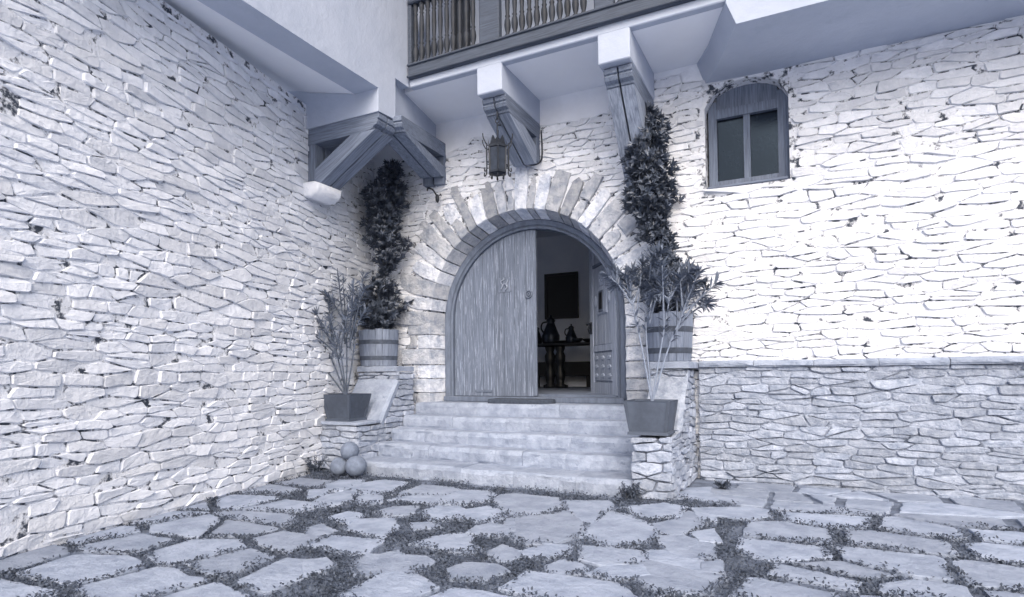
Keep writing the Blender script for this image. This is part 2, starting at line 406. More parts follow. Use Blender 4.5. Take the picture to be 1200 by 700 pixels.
leaf1 = obj('door_leaf', join(box(-1.44, -.03, .405, .44, .35, .50), box(-1.40, -.03, .405, .44, 1.2, 1.35), box(-1.05, -.03, .405, .44, 2.05, 2.17)), mDOOR, H, label='closed weathered plank leaf with iron ring')
xb = [-1.50, -1.33, -1.13, -.95, -.74, -.56, -.37, -.17, 0.0]
R4 = random.Random(3)
for a, b in zip(xb[:-1], xb[1:]):
    a += .0025; b -= .0025
    if a < CX-1.392: a = CX-1.392
    P = [(a, .0), (b, .0)] + [(b+(a-b)*i/4, ptop(b+(a-b)*i/4)) for i in range(5)]
    obj('plank', block(P, lambda x, z, d: (x, .365+d, z), -R4.uniform(0, .006), .038, .004, 0, R4, 0, .0), mDOOR, leaf1)
# carved plate, knocker ring, nail strip, edge strips
pl_ = obj('carved_plate', bbox(-.66, -.43, .352, .362, 1.66, 1.90, .003), mDOOR, leaf1)
obj('carved_hand', join(tube(spline([(-.6, .34, 1.71), (-.56, .335, 1.78), (-.5, .335, 1.80), (-.47, .34, 1.86)]), [.012]*19, 6), tube(spline([(-.57, .34, 1.77), (-.6, .335, 1.83), (-.54, .34, 1.87)]), .009, 6),
                        tube(spline([(-.52, .34, 1.79), (-.49, .335, 1.74), (-.53, .34, 1.70)]), .012, 6)), mDOORL, pl_, smooth=True)
def ringtube(c, R, r, seg=16, axis='Y'):
    return loft([[((c[0]+(R+r*cos(2*pi*j/6))*cos(2*pi*k/seg)), c[1]+r*sin(2*pi*j/6), c[2]+(R+r*cos(2*pi*j/6))*sin(2*pi*k/seg)) for j in range(6)] for k in range(seg)], loop=True)
kn = obj('door_knocker', join(ringtube((-.12, .345, 1.60), .055, .012), ringtube((-.12, .345, 1.60), .02, .012)), mFRAME, leaf1, smooth=True)
obj('strap', bbox(-1.1, -.78, .348, .359, .06, .10, .003), mFRAME, leaf1)
obj('edge_strip', bbox(-.055, .005, .346, .359, 0.01, 2.58, .003), mDOOR, leaf1)

# right leaf opened inward, hinged at X = 1.29
ph = radians(54); hx, hy = 1.28, .40
ux, uy = -cos(ph), sin(ph); nx, ny = sin(ph), cos(ph)     # n: into the leaf (away from the viewer)
FL = lambda s, z, d: (hx+ux*s+nx*d, hy+uy*s+ny*d, z)
def ltop(s): return CZ + sqrt(max(0, 1.385**2-(1.28-s-CX)**2))
leaf2 = obj('door_leaf', prism([(.03, .02), (1.32, .02)] + [(1.32-1.29*i/10, ltop(1.32-1.29*i/10)-.005) for i in range(11)], FL, .02, .05), mDOORL, H, label='carved leaf standing open inward')
def onleaf(name, poly, d0, d1, m=mDOORL, bev=.008, par=None): return obj(name, block(poly, FL, d0, d1, bev, 0, R4, 0, 0), m, par or leaf2)
onleaf('stile', [(.03, .02), (.21, .02), (.21, ltop(.21)-.01), (.12, ltop(.12)-.01), (.03, 1.3)], -.012, .02)
onleaf('stile', [(1.15, .02), (1.32, .02), (1.32, 2.59), (1.15, 2.58)], -.012, .02)
onleaf('rail', [(.215, .02), (1.145, .02), (1.145, .20), (.215, .20)], -.010, .02)
onleaf('rail', [(.215, .70), (1.145, .70), (1.145, .80), (.215, .80)], -.010, .02)
onleaf('rail', [(.215, 2.08), (1.145, 2.08), (1.145, 2.13), (.215, 2.10)], -.014, .02, mFRAME)
for i in range(6):
    a = .215+i*.155
    onleaf('plank', [(a+.003, .805), (a+.152, .805), (a+.152, min(2.07, ltop(a)-.05)), (a+.003, min(2.07, ltop(a)-.05))], R4.uniform(-.003, .004), .02, mDOORL, .006)
onleaf('carved_panel', [(.26, .23), (1.10, .23), (1.10, .67), (.26, .67)], -.004, .02, mDOORL, .012)
for i in range(9):
    sx, sz = .36+(i % 3)*.32, .31+(i//3)*.14
    onleaf('carving', [(sx+.10*cos(t*pi/4), sz+.045*sin(t*pi/4)) for t in range(8)], -.020, -.004, mDOORL, .02)
onleaf('rosette', [(.66+.15*cos(t*pi/8), 1.86+.15*sin(t*pi/8)) for t in range(16)], -.028, 0, mDOORL, .03)
for t in range(8): onleaf('petal', [(.66+.07*cos(t*pi/4)+.035*cos(q*pi/3), 1.86+.07*sin(t*pi/4)+.035*sin(q*pi/3)) for q in range(6)], -.045, -.02, mDOORL, .012)
nich = [(.42, 1.28), (.90, 1.28), (.90, 1.62)] + [(.66+.24*cos(pi*i/6), 1.62+.12*sin(pi*i/6)) for i in range(1, 6)] + [(.42, 1.62)]
onleaf('niche_surround', nich, -.022, 0, mDOORL, .02)
onleaf('hatch_frame', [(.55, 1.32), (.77, 1.32), (.77, 1.66), (.55, 1.66)], -.036, -.018, mFRAME, .01)
onleaf('hatch', [(.58, 1.36), (.74, 1.36), (.74, 1.63), (.58, 1.63)], -.041, -.03, mDARKW, .006)
for s_ in (.33, .99): onleaf('carving', [(s_+.05*cos(t*pi/4), 1.52+.09*sin(t*pi/4)) for t in range(8)], -.03, 0, mDOORL, .02)
onleaf('lock_plate', [(1.19, 1.0), (1.28, 1.0), (1.28, 1.2), (1.19, 1.2)], -.022, -.012, mIRON, .004)
hd = [FL(1.24, 1.16, -.015), FL(1.24, 1.16, -.09), FL(1.13, 1.15, -.09)]
obj('door_handle', join(tube([Vector(p) for p in hd], .016), tube([FL(1.36, 1.02, .0), FL(1.40, 1.10, -.01), FL(1.36, 1.20, 0)], .02), tube([FL(1.30, 1.12, .02), FL(1.43, 1.12, .0)], .02)), mIRON, leaf2, smooth=True)

# ------------------------------------------------------------------ inside of the house
obj('room_floor', box(-5.0, 2.6, .471, 4.9, G-.1, .03), mRFLR, H)
obj('room_wall', join(box(-5.0, 2.6, 4.9, 5.1, -.06, 3.6), box(-5.2, -5.0, .55, 5.1, -.06, 3.6), box(2.6, 2.8, .55, 5.1, -.06, 3.6)), mROOM, H)
obj('dark_window_backing', box(2.60, 3.64, .40, .45, 2.70, 4.2), mDARKW, H)  # dark sheet added behind the panes as room shade, blocks outside light
obj('room_ceiling', box(-5.2, 2.8, .55, 5.1, 3.6, 3.7), mROOM, H)

# ------------------------------------------------------------------ plaster beams, soffit, balcony
BY = -1.25; SZ = 4.44
def pbeam(x0, x1): return bbox(x0, x1, BY, .02, 4.08, 4.62, .012)
bm1 = obj('plaster_beam', pbeam(-.11, .265), mPLAST, H); bm2 = obj('plaster_beam', pbeam(1.575, 1.97), mPLAST, H)
def slab(x0, x1): return join(box(x0, x1, BY+.11, .02, SZ, SZ+.1))
obj('balcony_soffit', join(slab(-1.62, -.112), slab(.267, 1.573), slab(1.972, 3.2)), mSOFF, H)
obj('balcony_edge', bbox(-1.215, 3.3, BY-.003, BY+.11, SZ-.004, SZ+.105, .012), mPLAST, H)
bal = obj('balcony', bbox(-1.20, 3.32, BY-.06, BY+.06, SZ+.10, SZ+.285, .012), mBAL, H)
obj('moulding', bbox(-1.20, 3.32, BY-.085, BY-.058, SZ+.10, SZ+.128, .006), mBAL, bal)
obj('moulding', bbox(-1.20, 3.32, BY-.085, BY-.0585, SZ+.265, SZ+.292, .006), mBAL, bal)
obj('balcony_floor', box(-1.21, 3.3, BY+.06, .02, SZ+.106, SZ+.2), mBAL, bal)
pr = [(.035, 0), (.035, .05), (.022, .07), (.037, .12), (.044, .18), (.038, .24), (.024, .28), (.035, .30), (.024, .32), (.030, .42), (.034, .55), (.03, .68), (.024, .72), (.035, .74), (.024, .76), (.037, .8), (.035, .88)]
bz = SZ+.285
b0 = None
bx = [-1.10+.1045*i for i in range(10)] + [.36+.1045*i for i in range(11)] + [1.86+.1045*i for i in range(13)]
obj('newel_post', bbox(-1.215, -1.155, BY-.04, BY+.04, bz, bz+.9, .01), mBAL, bal)
for x0, x1 in ((-.045, .255), (1.55, 1.79)): obj('newel_post', bbox(x0, x1, BY-.05, BY+.05, bz, bz+1.0, .012), mBAL, bal)
for x in bx:
    if b0 is None:
        b0 = obj('baluster', lathe((0, 0, 0), pr, 10), mBALV, bal, smooth=True, loc=(0, 0, 0)); b0.location = Vector((x, BY, bz)) - wloc(bal)
    else:
        o = b0.copy(); COL.objects.link(o); o.location = Vector((x, BY, bz)) - wloc(bal)
obj('handrail', bbox(-1.2, 3.3, BY-.07, BY+.07, bz+.88, bz+.96, .015), mBAL, bal)
# storey above, behind the balcony, with a dark planked panel
obj('upper_wall', join(box(CX-1.75, 9.5, .03, .5, 4.62, 7.6), box(-1.6, -1.2, -.9, .03, 4.55, 7.6)), mPLAST, H)
ud = obj('upper_dark_panel', box(-1.85, -.95, -.03, .03, 4.66, 6.9), mDARKW, H)
for i in range(4): obj('plank', bbox(-1.83+i*.22, -1.615+i*.22, -.05, -.03, 4.68, 6.88, .004), mBALV, ud)

# ------------------------------------------------------------------ wing above the left: wall plane X = -1.22
WX = -1.22
Pw = [(-1.25, SZ), (-1.56, SZ), (-1.56, 3.86), (-1.92, 3.84), (-1.92, 4.15), (-3.0, 4.135), (-9, 4.13), (-9, 7.6), (-1.25, 7.6)]
obj('wing_wall', prism(Pw, lambda y, z, d: (WX-d, y, z), 0, .4), mPLAST, H)
# cross beam towards the side wall, and the coved soffit of the wing
Pb = [(WX-.401, 3.846), (-2.9, 3.846), (-2.9, 4.5), (-2.45, 4.36), (-1.75, 4.19), (WX-.401, 4.15)]
obj('plaster_beam', prism(Pb, lambda x, z, d: (x, -1.915+d, z), 0, .35), mPLAST, H)
cs = [(WX-.39, 4.155), (-1.75, 4.195), (-2.45, 4.365), (-2.95, 4.505)]
obj('wing_soffit', loft([[(x, y, z) for x, z in cs] + [(x, y, z+.1) for x, z in reversed(cs)] for y in (-1.7, -9)]), mSOFF, H)
# plastered return above the right hand timber, slanting back to the facade
ra = Vector((-1.30, -1.55, 0)); rb = Vector((-1.60, .02, 0))
obj('plaster_return', loft([[(ra.x, ra.y, 3.95), (rb.x, rb.y, 4.13), (rb.x, rb.y, 4.55), (ra.x, ra.y, 4.55)], [(ra.x-.3, ra.y, 3.95), (rb.x-.3, rb.y, 4.13), (rb.x-.3, rb.y, 4.55), (ra.x-.3, ra.y, 4.55)]]), mPLAST, H)
obj('wing_floor', box(-9, -1.6, -1.9, .03, 4.5, 4.6), mSOFF, H)
obj('sun_block_roof', join(prism([(-3.2, 7.6), (12, 8.2), (12, 8.4), (-3.2, 7.8)], lambda y, z, d: (-9+d, y, z), 0, 19)), mRUB, H)  # unseen slab added to block sun coming from behind the house
obj('upper_wall', box(-9, -1.62, -9, -8.8, 4.2, 7.6), mPLAST, H)
# bay at the right: angled plaster flank and front above the window
Pbay = [(2.52, .03), (2.74, -.42), (3.05, BY-.02), (9.5, BY-.02), (9.5, .03)]
obj('bay_wall', loft([[(x+(.0 if i > 2 else .10*(1-f)), y, z) for i, (x, y) in enumerate(Pbay)] for z, f in ((4.14, 0), (4.40, 1), (7.6, 1))]), mPLAST, H)

# ------------------------------------------------------------------ timber brackets
def bracket(Fm, Lb, zt, zpost, mats, label=None, w=.165, gap=.02, thick=.23, brz=.0, beam_h=.22, slope=0, brw=.2, brt=.5, brf=.9):
    """Fm(s, t, z): s out from the wall, t across, z up; two timbers side by side"""
    mb, mp_, md = mats
    root = None
    nose = [(Lb-.02, zt), (Lb, zt-.02), (Lb-.005, zt-.075), (Lb-.03, zt-.085), (Lb-.015, zt-.11), (Lb-.04, zt-.15), (Lb-.10, zt-.175), (Lb-.11, zt-.2), (Lb-.2, zt-beam_h)]
    for i in (0, 1):
        t0 = (i-1)*(w+gap) + gap/2; t1 = t0+w
        prof = [(0, zt), *nose, (0, zt-beam_h)]
        V = [[Fm(s, t, z+slope*(Lb-s)) for s, z in prof] for t in (t0, t0+.008, t1-.008, t1)]
        c = Lb/2; 
        V[0] = [Fm(s+(c-s)*.012, t0, z+slope*(Lb-s)) for s, z in prof]; V[3] = [Fm(s+(c-s)*.012, t1, z+slope*(Lb-s)) for s, z in prof]
        b = obj('bracket_beam' if root else 'timber_bracket', loft(V), mb, root or H, label=label if not root else None)
        if root is None: root = b
        # post on the wall
        q = [(0, zpost), (.13, zpost), (.13, zt-beam_h-.003), (0, zt-beam_h-.003)]
        obj('bracket_post', loft([[Fm(s, t, z+(slope*Lb if z > zpost else 0)) for s, z in q] for t in (t0+.006, t1-.004)]), mp_, root)
        # brace from the beam's nose down to the foot of the post
        tp = zt-beam_h+.004
        q = [(Lb*brf, tp), (Lb*brf-brt, tp), (.135, zpost+brw), (.135, zpost-.05), (.22, zpost-.06)]
        obj('brace', loft([[Fm(s, t, z+slope*(Lb-s)*.9) for s, z in q] for t in (t0+.003, t0+.011, t1-.011, t1-.003)]), md, root)
    return root
Fmid = lambda s, t, z: (.085+t, -s, z)
bracket(Fmid, 1.14, 4.078, 3.50, (mWY, mWZ, mWDL), 'short weathered bracket over the keystone')
Frig = lambda s, t, z: (1.785+t, -s, z)
bracket(Frig, 1.14, 4.078, 2.95, (mWY, mWZ, mWDR), 'tall weathered bracket with deep brace', brw=.45, brt=.5)
# corner of the wing: one bracket runs back to the facade, the other to the side wall
rd = (Vector((ra.x, ra.y-.02, 0))-Vector((rb.x, 0, 0))); rl = rd.length; rd /= rl; rn = Vector((-rd.y, rd.x, 0))
if rn.x < 0: rn = -rn
Frt = lambda s, t, z: tuple(Vector((rb.x, -.0, 0)) + rd*s + rn*(t-.0) + Vector((0, 0, z)))
bracket(Frt, rl+.05, 3.90, 3.42, (mWY, mWZ, mWDY), 'bracket under the wing corner, running to the facade', slope=.12, w=.175, brw=.12, brt=.40, brf=.93)
Flt = lambda s, t, z: (-2.50+s, -1.71+t, z)
bracket(Flt, 1.27, 3.842, 3.10, (mWX, mWZ, mWDX), 'bracket under the wing corner, running to the side wall', w=.18, brw=.16, brt=.42, brf=.95)
# white stone corbel under the left brace
obj('corbel_stone', block([(-2.52, 2.86), (-2.34, 2.84), (-2.22, 2.92), (-2.2, 3.02), (-2.3, 3.06), (-2.52, 3.07)], lambda a, b, d: (a, -2.0+d, b), 0, .45, .03, .01), mWASH, H, smooth=True)

# conduit on the middle bracket and cable to the lantern
obj('electric_cable', tube(spline([(.29, -.03, 3.98), (.30, -.03, 3.60), (.26, -.10, 3.46), (.10, -.16, 3.47), (-.0, -.45, 3.62), (.02, -.75, 3.80), (.085, -1.0, 3.74)]), .012, 6), mIRON, H, smooth=True)
# curved iron arm on the arch at the left
obj('iron_arm', join(tube(spline([(-1.78, .0, 3.38), (-1.68, -.12, 3.38), (-1.56, -.16, 3.32), (-1.50, -.14, 3.22)]), .014, 6), lathe((-1.49, -.14, 3.14), [(.02, .1), (.035, .06), (.03, 0), (.012, -.03)], 8)), mIRON, H, smooth=True)

# ------------------------------------------------------------------ steps
ST = thing('stone_steps', (0, -.8, G), 'five worn pale limestone steps leading up to the arched door', 'steps')
R5 = random.Random(17)
N5 = 5; SY, SDp, SH, Z0 = -.20, .31, .183, -.09
cuts = [[-1.9, -.75, .6, 2.1], [-1.9, -1.0, -.1, .85, 2.1], [-1.9, -1.3, -.55, .15, 1.0, 2.1], [-1.9, -1.0, -.35, .45, 1.05, 2.1], [-1.9, -1.15, -.2, .55, 1.35, 2.1]]
def stepstone(x0, x1, yf, yb, zb, zt, r, amp):
    n = max(4, int((x1-x0)/.05)); rings = []
    dz = r.uniform(-.006, .006); dy = r.uniform(-.008, .008)
    for i in range(n+1):
        x = x0+(x1-x0)*i/n
        e = .004 if i in (0, n) else 0
        prof = [(yf+.01, zb), (yf, zb+.05), (yf-.004, zt-.06), (yf+.008, zt-.022), (yf+.035, zt-.003), (yf+.09, zt), (yb, zt), (yb, zb)]
        q = []
        for k, (y, z) in enumerate(prof):
            nz = noise.noise((x*3, k*.7+yf*5, z*3)); n2 = noise.noise((x*9, k*1.3+yf*7, z*5)); n3 = noise.noise((x*25, k*2.3+yf*7, 3))
            f = amp*(1 if k < 6 else .15)
            yy = y + dy + (nz*.7+n2*.6+n3*.22)*f*.028 + e; zz = z + dz + (0 if k in (0, 7) else (nz*.5+n2*.5)*f*.014) - e*.6*(k > 1)
            q.append((x, yy, zz))
        rings.append(q)
    return loft(rings)
for i in range(N5):
    zt = Z0 - SH*i; yf = SY - SDp*i - (.15 if i == 4 else 0); zb = zt-SH-.02; yb = .22 if i == 0 else SY-SDp*i+SDp+.06
    c = cuts[i]
    for a, b in zip(c[:-1], c[1:]):
        obj('step_stone', stepstone(a+.0015, b-.0015, yf, yb, zb if i < 4 else G-.05, zt, R5, .5 if i < 2 else 1.1), mSTEP, ST)
obj('step_core', join(*[box(-1.89, 2.08, SY-SDp*i+.05, .2, Z0-SH*i-SH-.1, Z0-SH*i-.03) for i in range(N5)]), mRMORT, ST)

# ------------------------------------------------------------------ flank walls with pedestals
def flank(name, xi, xo, ped, label, yb, rk, seed, ledge_out=0):
    """xi..xo: extent in X; ped: (x0, x1, yfront, ztop); rk: rake (y0,z0,y1,z1); rubble on the +X face and on the fronts"""
    r = random.Random(seed)
    t = thing(name, ((xi+xo)/2, -.8, G), label, 'stair wall')
    y0, z0, y1, z1 = rk; px0, px1, pyf, pzt = ped
    prof = [(yb, G-.1), (yb, .40), (y0+.02, .40), (y0+.02, z0), (y1, z1-.02), (pyf+.04, pzt-.05), (pyf+.04, G-.1)]
    core = obj('wall_core', prism(prof, lambda y, z, d: (xo-.03-d, y, z), 0, xo-xi-.06), mRMORT, t)
    FXp = lambda a, b, d: (xo-.005-d, -a, b)          # +X face, a = -Y
    def kx(a, b):
        y = -a
        if b > .40: return False
        if y > y0: return True
        lim = z0+(z1-z0)*(y0-y)/(y0-y1) if y > y1 else pzt
        return b < lim-.03
    def clx(a, b):
        y = -a
        if y < y0:
            lim = z0+(z1-z0)*(y0-y)/(y0-y1) if y > y1 else pzt-.005
            b = min(b, lim)
        return a, b
    lay(rubble(-yb, -pyf, G, .41, r, (.055, .10), (.18, .48), .009, kx, clx, .04, seed, .1, (.1, .06)), FXp, core, mRUB, r, proud=(-.012, .022), tilt=.12, bev=.010)
    # ledge front, behind the rake
    FF = lambda yy: (lambda a, b, d: (a, yy+d, b))
    lay(rubble(xi, xo, z0, .41, r, (.05, .09), (.2, .42), .009, None, None, .02, seed+1, .1, (.1, .05)), FF(y0), core, mRUB, r, proud=(.0, .02), tilt=.08)
    # pedestal front
    lay(rubble(px0, px1, G, pzt-.005, r, (.08, .13), (.24, .50), .010, None, None, .025, seed+2, .1, (.1, .05)), FF(pyf), core, mRUB, r, proud=(-.012, .022), tilt=.09, bev=.011)
    # pale plaster rake
    n = 8
    rings = []
    for i in range(n+1):
        f = i/n; y = y0+(y1-y0)*f; z = z0+(z1-z0)*f; q = .008*noise.noise((f*5, seed, 0))
        rings.append([(xi+.01, y-.02, z+.02+q), (xo-.03, y-.025, z+.02+q), (xo+.015, y, z+q), (xo+.0, y+.05, z-.06), (xi+.01, y+.05, z-.06)])
    obj('rake_plaster', loft(rings), mSTEP if seed < 50 else mRUB, t)
    # ledge slabs
    x = xi-.01; xe = xo+ledge_out
    while x < xe-.02:
        wd = r.uniform(.35, .6)
        if xe-x-wd < .25: wd = xe-x
        j = lambda s=.012: r.uniform(-s, s)
        P = [(x+.005, -yb), (x+wd*.5, -yb), (x+wd-.005, -yb), (x+wd-.005+j(), (-y0-yb)*.5), (x+wd-.01, -y0+.02+j()), (x+wd*.65, -y0+.035+j()), (x+wd*.3, -y0+.03+j()), (x+.01, -y0+.02+j()), (x+.005, (-y0-yb)*.5)]
        obj('cap_stone', block(P, lambda a, b, d: (a, -b, .495-d), r.uniform(-.005, .005), .085, .016, .002, r, .01), mSTEP, t)
        x += wd
    return t
flank('stair_wall', -2.68, -1.9, (-2.66, -1.9, -1.56, -.345), 'rubble stair wall left of the steps, with smooth white raking top', -.22, (-.65, .27, -1.06, -.345), 31)
flank('stair_wall', 2.02, 2.45, (2.0, 2.45, -1.61, -.325), 'rubble stair wall right of the steps, with rough stone raking top', 0, (-.70, .27, -1.14, -.31), 61, .05)
# low facade plinth with a ledge, right of the stair wall
t = thing('stone_plinth', (2.9, -.1, G), 'long low rubble plinth with pale ledge along the facade, right of the stair wall', 'stone wall')
R6 = random.Random(77)
co = obj('wall_core', box(2.5, 6.5, -.10, .0, G-.1, .42), mRMORT, t)
lay(rubble(2.49, 6.5, G, .42, R6, (.055, .11), (.2, .48), .009, None, None, .05, 9, .1, (.1, .06)), lambda a, b, d: (a, -.115+d, b), co, mRUB, R6, proud=(-.005, .02), tilt=.1, bev=.010)
for k in range(6): obj('cap_stone', stepstone(2.51+k*.66, 3.165+k*.66, -.17, 0, .42, .50, R6, .8), mSTEP, t)
# thin slabs the pots stand on
ps = tag(obj('stone_slab', block([(-2.70, 1.59), (-2.3, 1.61), (-1.88, 1.58), (-1.87, 1.2), (-1.9, 1.06), (-2.3, 1.06), (-2.69, 1.07), (-2.71, 1.3)], lambda a, b, d: (a, -b, -.305-d), 0, .04, .01, 0, R6, .0), mSTEP, loc=(-2.3, -1.3, -.345)),
         'thin pale stone slab under the left pot', 'stone slab')

# ------------------------------------------------------------------ pots
def pot(x0, x1, y0, y1, zb, zt, taper, label, group):
    t = thing('square_planter', ((x0+x1)/2, (y0+y1)/2, zb), label, 'plant pot', group)
    def rg(z, i): return [(x0+i, y0+i, z), (x1-i, y0+i, z), (x1-i, y1-i, z), (x0+i, y1-i, z)]
    h = zt-zb
    obj('pot_body', loft([rg(zb+.02, taper-.012), rg(zb+.035, taper), rg(zt-.012, .012), rg(zt, .006), rg(zt, .03), rg(zt-.06, .035)]), mPOT, t)
    obj('base_rim', loft([rg(zb, taper-.022), rg(zb+.03, taper-.020), rg(zb+.036, taper-.002)]), mPOT, t)
    for (cx_, cy_, sx, sy) in ((x0, y0, 1, 1), (x1, y0, -1, 1), (x1, y1, -1, -1), (x0, y1, 1, -1)):
        obj('corner_batten', loft([[(cx_+sx*(i-.008), cy_+sy*(i-.008), z), (cx_+sx*(i+.03), cy_+sy*(i-.008), z), (cx_+sx*(i+.03), cy_+sy*(i+.03), z), (cx_+sx*(i-.008), cy_+sy*(i+.03), z)] for z, i in ((zb+.036, taper), (zt-.004, .012))]), mPOT, t)
    obj('potting_soil', box(x0+.03, x1-.03, y0+.03, y1-.03, zt-.05, zt-.045+.01), mSOIL, t)
    return t
pot(-2.62, -2.06, -1.545, -1.06, -.303, .085, .075, 'dark square planter on the left pedestal, beside the stone balls', 'dark square planters flanking the steps')
pot(1.93, 2.45, -1.64, -1.18, -.318, .055, .06, 'dark square planter on the right pedestal, holding the pale oleander', 'dark square planters flanking the steps')

# ------------------------------------------------------------------ barrel tubs
def tub(c, r0_, r1_, h, label, n=18):
    t = thing('half_barrel', c, label, 'wooden tub', 'half barrel tubs on the ledges')
    x, y, z = c; R = random.Random(int(x*100)+900)
    for k in range(n):
        a0, a1 = 2*pi*k/n+.008, 2*pi*(k+1)/n-.008; ht = h+R.uniform(-.012, .012)
        rings = []
        for zz, rr in ((0, r0_), (h*.3, r0_+(r1_-r0_)*.42), (h*.65, r0_+(r1_-r0_)*.8), (ht, r1_)):
            q = [(x+rr*cos(a), y+rr*sin(a), z+zz) for a in (a0, (a0+a1)/2, a1)] + [(x+(rr-.028)*cos(a), y+(rr-.028)*sin(a), z+zz) for a in (a1, a0)]
            rings.append(q)
        obj('stave', loft(rings), mTUB, t)
    for f in (.16, .60, ):
        for q in (1,):
            rr = r0_+(r1_-r0_)*(f*1.15)+.006
            rr2 = r0_+(r1_-r0_)*((f+.11)*1.1)+.006
            obj('hoop', loft([[(x+R_*cos(2*pi*k/28), y+R_*sin(2*pi*k/28), z+zz) for k in range(28)] for R_, zz in ((rr-.012, h*f), (rr, h*f), (rr2, h*(f+.115)), (rr2-.012, h*(f+.115)))], loop=True), mHOOP, t, smooth=False)
    obj('tub_bottom', lathe((x, y, z+.03), [(r0_-.03, 0), (r0_-.03, .02)], 18), mTUB, t)
    obj('potting_soil', lathe((x, y, z+h-.07), [(r1_-.03, 0), (r1_-.03, .02)], 18), mSOIL, t)
    return t
tub((-2.47, -.40, .50), .285, .32, .58, 'half barrel tub on the left ledge behind the planter')
tub((2.19, -.40, .50), .27, .30, .60, 'half barrel tub on the right ledge, behind the pale oleander')

# ------------------------------------------------------------------ plants
def leaves(P, D, L, W, nrm, curl=.15):
    """arrays: base points, directions, lengths, widths, normals -> folded six-point leaves"""
    D = D/np.linalg.norm(D, axis=1)[:, None]
    Sd = np.cross(D, nrm); Sd /= (np.linalg.norm(Sd, axis=1)[:, None]+1e-6); Nn = np.cross(Sd, D)
    L = L[:, None]; W = W[:, None]
    b = P; t = P + D*L - Nn*L*curl
    v = [b, P+D*L*.35+Sd*W*.5+Nn*W*.15, P+D*L*.7+Sd*W*.42+Nn*W*.12-Nn*L*curl*.45, t, P+D*L*.7-Sd*W*.42+Nn*W*.12-Nn*L*curl*.45, P+D*L*.35-Sd*W*.5+Nn*W*.15]
    V = np.stack(v, 1).reshape(-1, 3); n = len(P); k = np.arange(n)*6
    F = np.concatenate([np.stack([k, k+1, k+2, k+3], 1), np.stack([k, k+3, k+4, k+5], 1)])
    return V, F
def npobj(name, V, F, mat, parent, kind=None, smooth=False):
    base = np.array(wloc(parent)) if parent else np.zeros(3)
    me = bpy.data.meshes.new(name); V = V-base
    me.vertices.add(len(V)); me.vertices.foreach_set('co', V.astype(np.float32).ravel())
    nv = F.shape[1]; me.loops.add(F.size); me.loops.foreach_set('vertex_index', F.astype(np.int32).ravel())
    me.polygons.add(len(F)); me.polygons.foreach_set('loop_start', np.arange(0, F.size, nv, dtype=np.int32)); me.polygons.foreach_set('loop_total', np.full(len(F), nv, dtype=np.int32))
    me.update(calc_edges=True); me.validate(); me.materials.append(mat)
    o = bpy.data.objects.new(name, me); COL.objects.link(o)
    if parent: o.parent = parent
    if kind: o['kind'] = kind
    return o
NR = np.random.RandomState(4)
def laurel(base, prof, label, dens, y=-.40, depth=.8):
    """prof: (z, cx, half width) down the plant; twigs ending in whorls of leaves"""
    t = thing('laurel_shrub', base, label, 'shrub', 'spiral laurels in tubs')
    prof = sorted(prof); zs = [p[0] for p in prof]; cxs = [p[1] for p in prof]; hw = [p[2] for p in prof]
    P = []; D = []; twigs = []
    z = zs[0]; 
    n = int(dens*sum(hw[i]*(zs[i+1]-zs[i]) for i in range(len(zs)-1)))
    area = np.array([(hw[i]+hw[i+1])*.5*(zs[i+1]-zs[i]) for i in range(len(zs)-1)]); area /= area.sum()
    for q in range(n):
        i = NR.choice(len(area), p=area); f = NR.rand()
        zz = zs[i]+(zs[i+1]-zs[i])*f; cx = cxs[i]+(cxs[i+1]-cxs[i])*f; h = hw[i]+(hw[i+1]-hw[i])*f
        clump = .5+.5*noise.noise((zz*3.1, cx*2+q % 3, 2.2))
        a = NR.rand()*2*pi; rr = h*(.35+.80*sqrt(NR.rand()))*(.85+.75*noise.noise((cos(a)*1.2+cx, sin(a)*1.2, zz*2.9)))
        if NR.rand() < .09: rr *= 1.28
        p = np.array([cx+rr*cos(a)*.92, y+rr*sin(a)*depth, zz+NR.normal()*.02])
        d = np.array([cos(a), sin(a)*depth, .55+NR.normal()*.35]); d /= np.linalg.norm(d)
        P.append(p); D.append(d); twigs.append(((cx+.25*rr*cos(a), y+.25*rr*sin(a), zz-.10), tuple(p)))
    P = np.array(P); D = np.array(D); k = 16
    PP = np.repeat(P, k, 0); DD = np.repeat(D, k, 0); m = len(PP)
    rnd = NR.normal(size=(m, 3)); rnd -= (rnd*DD).sum(1)[:, None]*DD; rnd /= np.linalg.norm(rnd, axis=1)[:, None]
    e = NR.uniform(.45, 1.6, m)[:, None]
    dl = DD + rnd*e
    PP = PP - DD*NR.uniform(0, .06, m)[:, None]
    V, F = leaves(PP, dl, NR.uniform(.065, .11, m), NR.uniform(.020, .030, m), DD+.3*rnd, .12)
    npobj('foliage', V, F, mLEAF, t, kind='stuff')
    R = random.Random(8)
    z0 = base[2]+.4; path = [(base[0], base[1], z0)]
    for zz, cx in zip(zs[1:-1], cxs[1:-1]): path.append((cx+R.uniform(-.02, .02), y, zz))
    path[0] = (base[0], base[1], z0)
    path = [p for p in path if p[2] >= z0]; path.sort(key=lambda p: p[2])
    obj('trunk', tube(path, [.03-.02*i/len(path) for i in range(len(path))], 7), mBARK, t, smooth=True)
    sel = [twigs[i] for i in range(0, len(twigs), 4)]
    obj('twigs', join(*[tube([a, b], [.006, .003], 4) for a, b in sel]), mBARK, t, kind='stuff')
    return t
